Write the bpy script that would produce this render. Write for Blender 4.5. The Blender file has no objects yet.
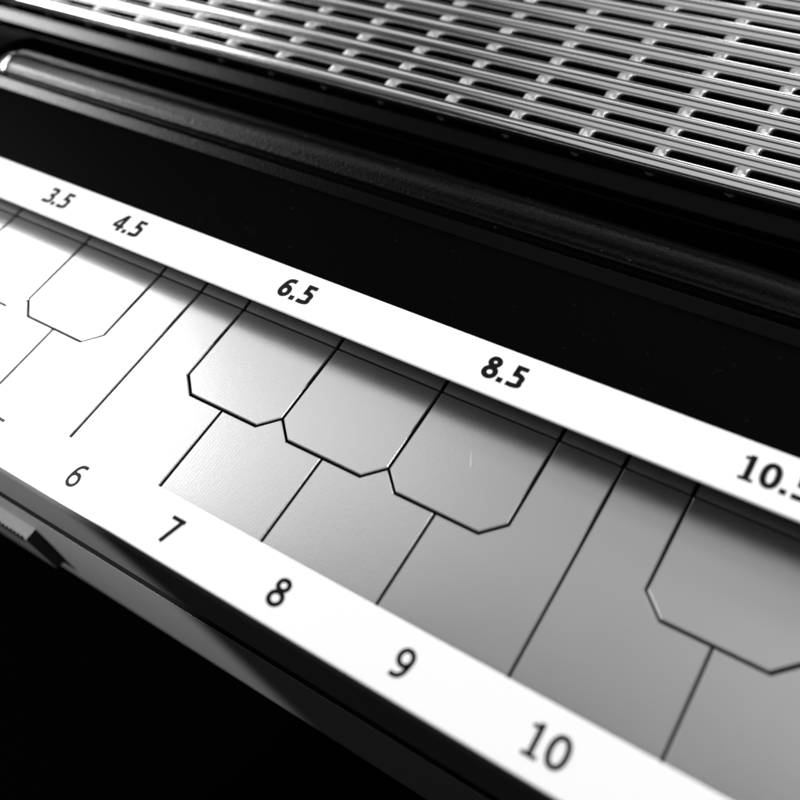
import bpy, bmesh, math, random
from mathutils import Vector, Matrix
random.seed(7)
sc = bpy.context.scene
P = 0.0085                        # one key pitch in metres; all lengths below are in key pitches

# ------------------------------------------------------------------ camera
CAM = (4.1610236, -2.37472972, 5.59884335)
RIGHT, DOWN, FWD = ((0.83491342, 0.52732294, -0.15763912), (0.35781791, -0.73768692, -0.57252454), (-0.41819364, 0.42160232, -0.80459031))
cd = bpy.data.cameras.new('camera'); cam = bpy.data.objects.new('camera', cd)
sc.collection.objects.link(cam); sc.camera = cam
m = Matrix.Identity(4)
for i in range(3):
    m[i][0] = RIGHT[i]; m[i][1] = -DOWN[i]; m[i][2] = -FWD[i]; m[i][3] = CAM[i] * P
cam.matrix_world = m
cd.sensor_width = 36; cd.lens = 36 * 899.0 / 800
cd.clip_start = 0.001; cd.clip_end = 20
cd.dof.use_dof = True; cd.dof.focus_distance = 7.15 * P; cd.dof.aperture_fstop = 33

# ------------------------------------------------------------------ light
w = bpy.data.worlds.new('World'); sc.world = w; w.use_nodes = True
bg = w.node_tree.nodes['Background']
bg.inputs[0].default_value = (1, 1, 1, 1); bg.inputs[1].default_value = 0.004

def area(name, direction, dist, sx, sy, radiance, target=(0, 0.6, 0)):
    d = Vector(direction).normalized()
    l = bpy.data.lights.new(name, 'AREA'); l.shape = 'RECTANGLE'
    l.size = sx * P; l.size_y = sy * P
    l.energy = radiance * math.pi * (sx * P) * (sy * P)
    o = bpy.data.objects.new(name, l); sc.collection.objects.link(o)
    o.location = (Vector(target) + d * dist) * P
    o.rotation_euler = d.to_track_quat('Z', 'Y').to_euler()
    return o
area('window_light', (-0.77, 0.09, 0.59), 30, 13, 8, 6)
area('pen_fill', (-0.86, -0.17, 0.43), 30, 8, 5, 62)  # added fill from the left, put in for the highlight on the pen
area('plate_fill', (-0.54, 0.33, 0.77), 36, 15, 15, 0.85)  # added dim panel that softens the bright falloff along the keys
area('ceiling_light', (0.02, 0.42, 0.90), 40, 36, 20, 0.39)
area('wire_fill', (0.62, 0.72, 0.38), 32, 17, 7, 39)  # added fill, brightens the cross wires and the white strips
area('back_light', (0.17, 0.97, 0.17), 34, 23, 4, 9)
area('back_fill', (0.02, 0.72, 0.70), 38, 30, 7, 1.5)  # added panel behind, makes the tops of the cross wires shine
area('front_light', (0.16, -0.52, 0.80), 40, 56, 40, 0.54)
sl = bpy.data.lights.new('front_spot', 'SPOT'); sl.energy = 2.0; sl.spot_size = math.radians(33); sl.spot_blend = 0.30  # added spot, its cone edge shapes the lit patch on the front casing
sl.shadow_soft_size = 0.002
so = bpy.data.objects.new('front_spot', sl); sc.collection.objects.link(so)
LP, LT = Vector((-3.0, -5.2, 7.0)), Vector((-2.0, -1.5, -2.4))
so.location = LP * P; so.rotation_euler = (LP - LT).to_track_quat('Z', 'Y').to_euler()

vs = sc.view_settings
vs.view_transform = 'Standard'; vs.look = 'None'; vs.exposure = 0.0; vs.gamma = 1.0; vs.use_curve_mapping = False
sc.display_settings.display_device = 'sRGB'
sc.cycles.use_denoising = True
sc.cycles.max_bounces = 8; sc.cycles.glossy_bounces = 6

# ------------------------------------------------------------------ materials
def mat(name, base, rough, metallic=0.0, spec=0.5, grain=0.0, grain_scale=900.0, vary=0.0, vary_scale=120.0,
        aniso=0.0, stretch=(1, 1, 1), coat=0.0, specks=0.0):
    mt = bpy.data.materials.new(name); mt.use_nodes = True
    nt = mt.node_tree; b = nt.nodes['Principled BSDF']
    b.inputs['Base Color'].default_value = (base, base, base, 1)
    b.inputs['Roughness'].default_value = rough
    b.inputs['Metallic'].default_value = metallic
    b.inputs['Specular IOR Level'].default_value = spec
    b.inputs['Anisotropic'].default_value = aniso
    b.inputs['Coat Weight'].default_value = coat
    tc = nt.nodes.new('ShaderNodeTexCoord'); mp = nt.nodes.new('ShaderNodeMapping')
    mp.inputs['Scale'].default_value = stretch
    nt.links.new(tc.outputs['Object'], mp.inputs['Vector'])
    if grain:
        n = nt.nodes.new('ShaderNodeTexNoise'); n.inputs['Scale'].default_value = grain_scale; n.inputs['Detail'].default_value = 4
        nt.links.new(mp.outputs[0], n.inputs['Vector'])
        bp = nt.nodes.new('ShaderNodeBump'); bp.inputs['Strength'].default_value = grain
        bp.inputs['Distance'].default_value = 0.00006
        nt.links.new(n.outputs['Fac'], bp.inputs['Height']); nt.links.new(bp.outputs[0], b.inputs['Normal'])
    if vary:
        n2 = nt.nodes.new('ShaderNodeTexNoise'); n2.inputs['Scale'].default_value = vary_scale; n2.inputs['Detail'].default_value = 6
        nt.links.new(mp.outputs[0], n2.inputs['Vector'])
        mr = nt.nodes.new('ShaderNodeMapRange')
        mr.inputs['From Min'].default_value = 0.3; mr.inputs['From Max'].default_value = 0.7
        mr.inputs['To Min'].default_value = max(0.03, rough - vary); mr.inputs['To Max'].default_value = rough + vary
        nt.links.new(n2.outputs['Fac'], mr.inputs['Value']); nt.links.new(mr.outputs[0], b.inputs['Roughness'])
    if specks:
        v = nt.nodes.new('ShaderNodeTexNoise'); v.inputs['Scale'].default_value = 2600; v.inputs['Detail'].default_value = 1
        nt.links.new(tc.outputs['Object'], v.inputs['Vector'])
        r = nt.nodes.new('ShaderNodeMapRange')
        r.inputs['From Min'].default_value = 0.74; r.inputs['From Max'].default_value = 0.80
        r.inputs['To Min'].default_value = base; r.inputs['To Max'].default_value = specks
        nt.links.new(v.outputs['Fac'], r.inputs['Value']); nt.links.new(r.outputs[0], b.inputs['Base Color'])
    return mt

M = {
    'key': mat('brushed_steel', 0.80, 0.305, 1.0, grain=0.05, grain_scale=3000),
    'chrome': mat('bright_chrome', 0.86, 0.17, 1.0, grain=0.05, grain_scale=700, vary=0.05, vary_scale=300, stretch=(0.12, 1, 1)),
    'wire': mat('welded_wire', 0.97, 0.36, 1.0, grain=0.3, grain_scale=2500),
    'case': mat('black_case_plastic', 0.0012, 0.32, spec=0.014, grain=0.25, grain_scale=4000, specks=0.006),
    'lower': mat('grey_case_plastic', 0.042, 0.5, spec=0.2, grain=0.3, grain_scale=900),
    'satin': mat('satin_black_plastic', 0.001, 0.25, spec=0.10, grain=0.3, grain_scale=4000),
    'bezel': mat('dark_bezel_plastic', 0.028, 0.45, spec=0.2, grain=0.3, grain_scale=1200),
    'pen': mat('textured_pen_plastic', 0.001, 0.23, spec=0.21, grain=0.5, grain_scale=4500, specks=0.03),
    'strip': mat('white_label_card', 0.82, 0.5, spec=0.3, grain=0.05, grain_scale=600),
    'ink': mat('printed_black_ink', 0.003, 0.24, spec=0.20),
    'pit': mat('dark_interior', 0.002, 0.9, spec=0.0),
    'table': mat('black_table', 0.0001, 0.9, spec=0.0),
    'knob': mat('switch_plastic', 0.014, 0.5, spec=0.3, grain=0.6, grain_scale=1800),
    'rubber': mat('rubber_foot', 0.01, 0.8, spec=0.1),
}

def add_weave(mt, strength):
    """faint cross ribbing of the etched key plate, plus soft smudges in its gloss"""
    nt = mt.node_tree; b = nt.nodes['Principled BSDF']
    tc = nt.nodes.new('ShaderNodeTexCoord')
    prev = b.inputs['Normal'].links[0].from_socket if b.inputs['Normal'].links else None
    for axis, scl in (('X', 1350), ('Y', 1550)):
        wv = nt.nodes.new('ShaderNodeTexWave'); wv.bands_direction = axis
        wv.inputs['Scale'].default_value = scl; wv.inputs['Distortion'].default_value = 1.5
        wv.inputs['Detail'].default_value = 2; wv.inputs['Detail Scale'].default_value = 3
        nt.links.new(tc.outputs['Object'], wv.inputs['Vector'])
        bp = nt.nodes.new('ShaderNodeBump'); bp.inputs['Strength'].default_value = strength; bp.inputs['Distance'].default_value = 0.000006
        nt.links.new(wv.outputs['Fac'], bp.inputs['Height'])
        if prev: nt.links.new(prev, bp.inputs['Normal'])
        prev = bp.outputs[0]
    nt.links.new(prev, b.inputs['Normal'])
    n = nt.nodes.new('ShaderNodeTexNoise'); n.inputs['Scale'].default_value = 160; n.inputs['Detail'].default_value = 8; n.inputs['Roughness'].default_value = 0.7
    nt.links.new(tc.outputs['Object'], n.inputs['Vector'])
    mr = nt.nodes.new('ShaderNodeMapRange')
    r = b.inputs['Roughness'].default_value
    mr.inputs['From Min'].default_value = 0.35; mr.inputs['From Max'].default_value = 0.7
    mr.inputs['To Min'].default_value = r - 0.008; mr.inputs['To Max'].default_value = r + 0.012
    nt.links.new(n.outputs['Fac'], mr.inputs['Value']); nt.links.new(mr.outputs[0], b.inputs['Roughness'])
add_weave(M['key'], 0.13)

# ------------------------------------------------------------------ helpers
def link(name, bm, mt, parent=None, smooth=False):
    me = bpy.data.meshes.new(name)
    bmesh.ops.recalc_face_normals(bm, faces=bm.faces[:])
    for v in bm.verts: v.co *= P
    bm.to_mesh(me); bm.free()
    me.materials.append(M[mt])
    if smooth:
        for p in me.polygons: p.use_smooth = len(p.vertices) <= 4
    o = bpy.data.objects.new(name, me); sc.collection.objects.link(o)
    if parent: o.parent = parent
    return o

def prism(bm, prof, x0, x1):
    a = [bm.verts.new((x0, y, z)) for y, z in prof]; b = [bm.verts.new((x1, y, z)) for y, z in prof]
    n = len(prof)
    for i in range(n): bm.faces.new((a[i], a[(i + 1) % n], b[(i + 1) % n], b[i]))
    bm.faces.new(a); bm.faces.new(b[::-1])

def box(bm, x0, x1, y0, y1, z0, z1):
    prism(bm, [(y0, z0), (y1, z0), (y1, z1), (y0, z1)], x0, x1)

def inset(poly, d):
    """move a counter-clockwise outline inward by d"""
    out = []; n = len(poly)
    for i in range(n):
        p0, p1, p2 = Vector(poly[i - 1]), Vector(poly[i]), Vector(poly[(i + 1) % n])
        e1 = (p1 - p0).normalized(); e2 = (p2 - p1).normalized()
        n1 = Vector((-e1.y, e1.x)); n2 = Vector((-e2.y, e2.x))
        k = 1 + n1.dot(n2)
        out.append(tuple(p1 + (n1 + n2) * (d / k)))
    return out

def plate(bm, poly, gap, bev, z_top, z_bot):
    lo = inset(poly, gap); hi = inset(poly, gap + bev); n = len(poly)
    rings = [[bm.verts.new((x, y, z)) for x, y in pl] for pl, z in ((lo, z_bot), (lo, z_top - bev), (hi, z_top))]
    for a, b in zip(rings, rings[1:]):
        for i in range(n): bm.faces.new((a[i], a[(i + 1) % n], b[(i + 1) % n], b[i]))
    bm.faces.new(rings[2]); bm.faces.new(rings[0][::-1])

def rod(bm, p0, p1, r, n=24, cap=0.0, rings=1):
    p0, p1 = Vector(p0), Vector(p1); ax = (p1 - p0).normalized()
    u = ax.cross(Vector((0, 0, 1)) if abs(ax.z) < 0.9 else Vector((1, 0, 0))).normalized(); v = ax.cross(u)
    st = [(0, r - cap), (cap, r)] if cap else [(0, r)]
    L = (p1 - p0).length
    st += [(cap + 0.012, r)]
    st += [(L - a, b) for a, b in st[::-1]]
    prev = None
    for d, rr in st:
        ring = [bm.verts.new(p0 + ax * d + (u * math.cos(t) + v * math.sin(t)) * rr) for t in [2 * math.pi * k / n for k in range(n)]]
        if prev:
            for k in range(n): bm.faces.new((prev[k], prev[(k + 1) % n], ring[(k + 1) % n], ring[k]))
        else: bm.faces.new(ring)
        prev = ring
    bm.faces.new(prev[::-1])

# ------------------------------------------------------------------ table
bm = bmesh.new(); box(bm, -60, 60, -50, 60, -2.90, -2.72)
t = link('table', bm, 'table'); t['kind'] = 'structure'; t['label'] = 'plain black table top under the instrument'

# ------------------------------------------------------------------ the instrument
inst = bpy.data.objects.new('stylus_synthesizer', None); sc.collection.objects.link(inst)
inst.empty_display_size = 0.01
inst.location = (0, 0, 0)
inst['label'] = 'black pocket synthesizer with flat metal keyboard, numbered white strips and chrome grille'
inst['category'] = 'synthesizer'
XL, XR = -7.3, 7.3
Z_STRIP, Z_UP = 0.24, 0.31          # tops of the lower and upper white strips above the key plate

# upper half of the case
bm = bmesh.new()
prism(bm, [(0.762, 0.228), (0.762, 0.292), (2.021, 0.292), (2.024, 0.200), (2.210, 0.200),
           (2.210, -0.55), (0.96, -0.55), (0.96, 0.228)], XL, XR)
box(bm, XL, -6.06, -1.005, 0.96, -0.20, 0.226); box(bm, 6.06, XR, -1.005, 0.96, -0.20, 0.226)
# deck with the rounded slot for the pen
def deck_with_slot():
    y0, y1, z = 2.206, 2.952, 0.26
    xs, xe, cy, r = -5.207, 4.9, 2.576, 0.358
    hole = []
    for k in range(25):
        a = math.pi / 2 + math.pi * k / 24; hole.append((xs + r * math.cos(a), cy + r * math.sin(a)))
    for k in range(25):
        a = -math.pi / 2 + math.pi * k / 24; hole.append((xe + r * math.cos(a), cy + r * math.sin(a)))
    outer = [(XL, y0), (XR, y0), (XR, y1), (XL, y1)]
    vo = [bm.verts.new((x, y, z)) for x, y in outer]
    b2 = 0.008
    top = [bm.verts.new((cx, cyy, z)) for cx, cyy in inset(hole, -b2)]
    ed = [bm.edges.new((vo[i], vo[(i + 1) % 4])) for i in range(4)]
    n = len(top)
    ed += [bm.edges.new((top[i], top[(i + 1) % n])) for i in range(n)]
    bmesh.ops.triangle_fill(bm, use_beauty=True, use_dissolve=False, edges=ed)
    mid = [bm.verts.new((x, y, z - b2)) for x, y in hole]; bot = [bm.verts.new((x, y, SLOT_Z)) for x, y in hole]
    for a, b in ((top, mid), (mid, bot)):
        for i in range(n): bm.faces.new((a[i], a[(i + 1) % n], b[(i + 1) % n], b[i]))
    bm.faces.new(bot)
    # back edge of the deck drops into the groove before the grille frame
    q = [bm.verts.new((x, y1 + dy, zz)) for x in (XL, XR) for dy, zz in ((0.006, z - 0.01), (0.006, 0.06))]
    bm.faces.new((vo[3], vo[2], q[2], q[0])); bm.faces.new((q[0], q[2], q[3], q[1]))
SLOT_Z = -0.227
deck_with_slot()
box(bm, XL, XR, 2.960, 3.052, -0.55, 0.07)                                     # groove floor
YB = 6.75
prism(bm, [(YB, -0.55), (YB, 0.50), (YB + 0.35, 0.50), (YB + 0.45, 0.40), (YB + 0.45, -0.68), (YB + 0.3, -0.68), (YB + 0.3, -0.55)], XL, XR)
box(bm, XL, -6.62, 3.192, YB, -0.55, 0.300); box(bm, 6.62, XR, 3.192, YB, -0.55, 0.300)
box(bm, XL, -7.2, -1.40, YB + 0.3, -0.68, -0.21); box(bm, 7.2, XR, -1.40, YB + 0.3, -0.68, -0.21)
case = link('upper_case', bm, 'case', inst)
bm = bmesh.new(); prism(bm, [(3.050, 0.07), (3.050, 0.254), (3.057, 0.264), (3.146, 0.334), (3.156, 0.340), (3.168, 0.341), (3.190, 0.325), (3.190, -0.55), (3.06, -0.55)], XL, XR)
link('grille_frame', bm, 'satin', inst)
bm = bmesh.new(); prism(bm, [(2.0245, 0.202), (2.0245, 0.294), (2.030, 0.301), (2.105, 0.357), (2.113, 0.362), (2.122, 0.361), (2.2055, 0.262), (2.2055, 0.202)], XL, XR)
link('slot_rim', bm, 'satin', inst)
bm = bmesh.new()
prism(bm, [(-1.486, -0.68), (-1.480, 0.14), (-1.472, 0.18), (-1.461, 0.205), (-1.440, 0.222), (-1.005, 0.222), (-1.005, -0.20), (-1.40, -0.20), (-1.40, -0.68)], XL, XR)
link('front_bezel', bm, 'bezel', inst)

# lower half of the case, a little drafted, with the recessed seam above it
bm = bmesh.new()
prism(bm, [(-1.488, -0.96), (-1.531, -2.60), (-1.50, -2.63), (YB + 0.42, -2.63), (YB + 0.44, -2.60), (YB + 0.45, -0.96)], XL, XR)
lower = link('lower_case', bm, 'lower', inst); lower['label'] = 'dark grey lower half of the case'
bm = bmesh.new(); prism(bm, [(-1.486, -0.959), (-1.486, -0.945), (-1.43, -0.945), (-1.43, -0.675), (YB + 0.25, -0.675), (YB + 0.25, -0.959)], XL + 0.02, XR - 0.02)  # front lip is a dark sheet over the ledge, standing in for groove shade
link('case_seam', bm, 'pit', inst)
for fx in (-6.4, 6.4):
    for fy in (-0.8, 6.4):
        bm = bmesh.new(); rod(bm, (fx, fy, -2.72), (fx, fy, -2.62), 0.35, 24, 0.03)
        link('rubber_foot', bm, 'rubber', inst)

# slide switch standing out of the lower case
bm = bmesh.new()
sx0, sx1, sy0, sy1, sz0, sz1 = -3.3, -1.885, -1.632, -1.46, -2.10, -1.452
vb = [(sy1, sz0 - 0.03), (sy0 + 0.012, sz0), (sy0, sz0 + 0.012), (sy0, sz1 - 0.012), (sy0 + 0.012, sz1), (sy1, sz1)]
prism(bm, vb, sx0, sx1)
sw = link('slide_switch', bm, 'knob', inst)
for k in range(14):
    bm = bmesh.new(); x = sx1 - 0.06 - k * 0.055
    box(bm, x - 0.012, x + 0.012, sy0 - 0.010, sy0 + 0.016, sz1 - 0.06, sz1 + 0.008)
    link('grip_rib', bm, 'case', sw)

# dark floor under the keys and under the grille
bm = bmesh.new(); box(bm, -6.06, 6.06, -1.37, 0.955, -0.16, -0.024); link('circuit_board', bm, 'pit', inst)
bm = bmesh.new(); box(bm, -6.62, 6.62, 3.165, YB - 0.005, -0.53, -0.35); link('speaker_floor', bm, 'pit', inst)

# ------------------------------------------------------------------ keys
YF, YT, YBOT, CH = -1.06, 0.772, -0.152, 0.154
BLACK = {n + 0.5: n - 6 for n in (1, 3, 4, 6, 7, 8, 10, 11)}          # centre of each short key
bc = set(BLACK.values())
def add_key(poly, tab):
    bm = bmesh.new(); plate(bm, poly, 0.0115, 0.007, 0.0, -0.07)
    k = link('key', bm, 'key', inst)
    if tab:
        x0, x1 = tab; g = 0.017
        bm = bmesh.new()
        prism(bm, [(YT + 0.004, 0.001), (0.94, 0.022), (0.94, -0.07), (YT + 0.004, -0.07)], x0 + g, x1 - g)
        link('rear_tab', bm, 'key', k)
    return k
keys = {}
for n in range(1, 13):
    a, b = n - 7, n - 6
    pts = [(a, YF), (b, YF)]
    lb, rb = a in bc, b in bc
    tab = None
    if rb: pts += [(b, YBOT), (b - (0.5 - CH), YBOT), (b - 0.5, 0.0)]
    else: pts += [(b, YT)]
    if rb and lb: pts += [(a + (0.5 - CH), YBOT), (a, YBOT)]
    elif lb: pts += [(a + 0.5, YT), (a + 0.5, 0.0), (a + (0.5 - CH), YBOT), (a, YBOT)]; tab = (a + 0.5, b)
    elif rb: pts += [(b - 0.5, YT), (a, YT)]; tab = (a, b - 0.5)
    else: pts += [(a, YT)]; tab = (a, b)
    keys[n] = add_key(pts, tab)
for n, c in BLACK.items():
    h = 0.5 - CH
    keys[n] = add_key([(c - h, YBOT), (c + h, YBOT), (c + 0.5, 0.0), (c + 0.5, YT), (c - 0.5, YT), (c - 0.5, 0.0)], (c - 0.5, c + 0.5))
# small bright scratch on one key
bm = bmesh.new(); plate(bm, [(2.030, 0.285), (2.042, 0.285), (1.985, 0.405), (1.978, 0.400)], 0.0, 0.0005, 0.0022, 0.0004)
link('scratch_mark', bm, 'strip', keys[8.5])

# ------------------------------------------------------------------ white strips and their numerals
bm = bmesh.new(); plate(bm, [(-7.0, -1.458), (7.0, -1.458), (7.0, -0.999), (-7.0, -0.999)], 0, 0.006, Z_STRIP, 0.2225)
strip_low = link('label_strip', bm, 'strip', inst); strip_low['label'] = 'lower white strip with whole numbers'
bm = bmesh.new(); plate(bm, [(-7.0, 0.7176), (7.0, 0.7176), (7.0, 1.1524), (-7.0, 1.1524)], 0, 0.006, Z_UP, 0.2925)
strip_up = link('label_strip', bm, 'strip', inst); strip_up['label'] = 'upper white strip with half numbers'

def spline(pts, closed=False, n=8):
    out = []; N = len(pts)
    rng = range(N) if closed else range(N - 1)
    for i in rng:
        g = (lambda k: pts[k % N]) if closed else (lambda k: pts[min(max(k, 0), N - 1)])
        p0, p1, p2, p3 = (Vector(g(i + d)) for d in (-1, 0, 1, 2))
        for s in range(n):
            t = s / n
            out.append(tuple(0.5 * ((2 * p1) + (p2 - p0) * t + (2 * p0 - 5 * p1 + 4 * p2 - p3) * t * t + (3 * p1 - p0 - 3 * p2 + p3) * t ** 3)))
    if not closed: out.append(tuple(pts[-1]))
    return out
def ell(cx, cy, rx, ry, n=40, e=1.0):
    f = lambda v: math.copysign(abs(v) ** e, v)
    return [(cx + rx * f(math.cos(2 * math.pi * k / n)), cy + ry * f(math.sin(2 * math.pi * k / n))) for k in range(n)]
def glyph(ch, t):
    """strokes (centre line, closed, width) of one digit, height 1"""
    h = t / 2
    if ch == '0': return [(ell(0.32, 0.5, 0.30 - h + 0.02, 0.5 - h, 48, 0.9), True, t)], 0.64
    if ch == '1': return [([(0.34, 1.0), (0.34, 0.0)], False, t * 1.05), ([(0.10, 0.045), (0.57, 0.045)], False, 0.09 + t * 0.2), ([(0.10, 0.84), (0.33, 0.86)], False, 0.09 + t * 0.2)], 0.62
    if ch == '3': return [(spline([(0.06, 0.93 - h * 0.6), (0.28, 1 - h), (0.50 - h * 0.3, 0.90 - h * 0.4), (0.51 - h * 0.3, 0.67), (0.38, 0.55), (0.22, 0.53)]), False, t),
                          (spline([(0.22, 0.53), (0.42, 0.51), (0.57 - h * 0.5, 0.36), (0.52 - h * 0.3, 0.11 + h * 0.4), (0.28, h), (0.03, 0.06 + h * 0.6)]), False, t)], 0.62
    if ch == '4': return [([(0.44, 1.0), (0.44, 0.0)], False, t), ([(0.40, 0.94), (0.07, 0.31)], False, t * 0.85), ([(0.02, 0.27), (0.64, 0.27)], False, t * 0.8)], 0.66
    if ch == '5': return [([(0.56, 1 - h * 0.9), (0.10, 1 - h * 0.9)], False, t * 0.9), ([(0.10 + h, 0.98), (0.10 + h, 0.50)], False, t),
                          (spline([(0.11, 0.56), (0.30, 0.61 - h * 0.2), (0.50 - h * 0.1, 0.52 - h * 0.2), (0.58 - h, 0.32), (0.50 - h * 0.1, 0.11 + h * 0.5), (0.27, h), (0.03, 0.05 + h * 0.6)]), False, t)], 0.63
    if ch == '6': return [(ell(0.325, 0.325, 0.295 - h, 0.325 - h), True, t),
                          (spline([(0.03 + h, 0.33), (0.06 + h, 0.58), (0.17 + h * 0.6, 0.83 - h * 0.4), (0.36, 0.99 - h), (0.57, 0.985 - h)]), False, t)], 0.65
    if ch == '9':
        s, wd = glyph('6', t); return [([(0.65 - x, 1 - y) for x, y in c], cl, ww) for c, cl, ww in s], wd
    if ch == '7': return [([(0.03, 1 - h * 0.9), (0.60, 1 - h * 0.9)], False, t * 0.9), ([(0.59 - h, 0.99), (0.17 + h * 0.4, 0.0)], False, t)], 0.63
    if ch == '2': return [(spline([(0.06, 0.90), (0.28, 1 - h), (0.52 - h * 0.3, 0.85), (0.46, 0.60), (0.08, h)]), False, t), ([(0.05, h), (0.60, h)], False, t)], 0.63
    if ch == '8': return [(ell(0.32, 0.755, 0.27 - h, 0.245 - h * 0.8), True, t), (ell(0.32, 0.285, 0.31 - h, 0.285 - h * 0.8), True, t)], 0.64
    if ch == '.': return [([(0.10, 0.0), (0.10, t * 1.1)], False, t * 1.1)], 0.20 + t * 0.3
def numeral(text, cx, cy, hgt, t, parent, zs, space=0.07, sx=1.0):
    bm = bmesh.new(); pen = 0; items = []
    for ch in text:
        s, wd = glyph(ch, t); items.append((s, pen)); pen += wd + space
    width = pen - space; k = 0
    for s, off in items:
        for pts, closed, wd in s:
            z = zs + 0.0008 + 0.0006 * (k % 4); k += 1
            P2 = [Vector(p) for p in pts]; n = len(P2); L = []; R = []
            for i in range(n):
                if closed: a, b = P2[i - 1], P2[(i + 1) % n]
                else: a, b = P2[max(i - 1, 0)], P2[min(i + 1, n - 1)]
                d = (b - a).normalized(); nn = Vector((-d.y, d.x)) * wd / 2
                for lst, q in ((L, P2[i] + nn), (R, P2[i] - nn)):
                    lst.append(bm.verts.new((cx + (q.x + off - width / 2) * hgt * sx, cy + (q.y - 0.5) * hgt, z)))
            for i in range(n if closed else n - 1):
                j = (i + 1) % n
                bm.faces.new((L[i], L[j], R[j], R[i]))
    for f in bm.faces:
        f.normal_update()
        if f.normal.z < 0: f.normal_flip()
    me = bpy.data.meshes.new('numeral')
    for v in bm.verts: v.co *= P
    bm.to_mesh(me); bm.free(); me.materials.append(M['ink'])
    o = bpy.data.objects.new('numeral', me); sc.collection.objects.link(o); o.parent = parent
    o['label'] = 'printed number ' + text
    return o
for tx, cx in (('1.5', -4.84), ('3.5', -2.837), ('4.5', -1.885), ('6.5', 0.054), ('8.5', 1.982), ('10.5', 3.946)):
    numeral(tx, cx, 0.948, 0.202, 0.20, strip_up, Z_UP)
for n in range(1, 13):
    numeral(str(n), n - 6.5 + 0.027 - 0.025 * (n - 6), -1.233, 0.209, 0.16, strip_low, Z_STRIP)

# ------------------------------------------------------------------ chrome grille
grille = bpy.data.objects.new('grille', None); sc.collection.objects.link(grille); grille.parent = inst
grille.empty_display_size = 0.01
RY, RZ, RP, RT, RR = 3.298, 0.42, 0.2576, 0.0374, 0.079
for j in range(13):
    y = RY + j * RP * math.cos(RT); z = RZ + j * RP * math.sin(RT)
    y += random.uniform(-0.004, 0.004); z += random.uniform(-0.003, 0.003)
    bm = bmesh.new(); rod(bm, (-6.66, y, z), (6.66, y + random.uniform(-0.006, 0.006), z + random.uniform(-0.006, 0.006)), RR, 32)
    link('grille_rod', bm, 'chrome', grille, True)
WR = 0.066
for i in range(-14, 6):
    x = 2.771 + 0.675 * i
    y0 = RY - 0.058; y1 = RY + 12 * RP + 0.1
    z0 = RZ - RR * 0.72; z1 = z0 + (y1 - y0) * math.tan(RT)
    bm = bmesh.new(); rod(bm, (x, y0, z0), (x, y1, z1), WR, 20, 0.030)
    link('cross_wire', bm, 'wire', grille, True)

# ------------------------------------------------------------------ the pen lying in its slot
pen = bpy.data.objects.new('stylus_pen', None); sc.collection.objects.link(pen)
pen.empty_display_size = 0.01
pen['label'] = 'textured black stylus pen with metal tip lying in the slot beside the grille'
pen['category'] = 'stylus'
PY, PZ = 2.508, 0.058
pen.location = Vector((0, PY, SLOT_Z)) * P
def lathe_x(name, st, mt, n=48, ridge=None):
    bm = bmesh.new(); prev = None
    for x, r in st:
        ring = []
        for k in range(n):
            a = 2 * math.pi * k / n; rr = r
            if ridge and r > 0.2:
                d = abs((a - ridge + math.pi) % (2 * math.pi) - math.pi); rr = r + 0.012 * max(0, 1 - d / 0.12)
            ring.append(bm.verts.new((x, rr * math.cos(a), PZ - SLOT_Z + rr * math.sin(a))))
        if prev:
            for k in range(n): bm.faces.new((prev[k], prev[(k + 1) % n], ring[(k + 1) % n], ring[k]))
        else: bm.faces.new(ring)
        prev = ring
    bm.faces.new(prev[::-1])
    return link(name, bm, mt, pen, True)
lathe_x('barrel', [(-5.20, 0.235), (-5.19, 0.262), (-5.16, 0.278), (-5.08, 0.285), (-3, 0.285), (0, 0.283), (3.2, 0.27), (3.8, 0.24), (4.0, 0.20), (4.06, 0.10)], 'pen', 128, math.radians(132))
lathe_x('metal_tip', [(-5.49, 0.03), (-5.485, 0.09), (-5.46, 0.15), (-5.41, 0.195), (-5.34, 0.222), (-5.27, 0.232), (-5.19, 0.234)], 'chrome')
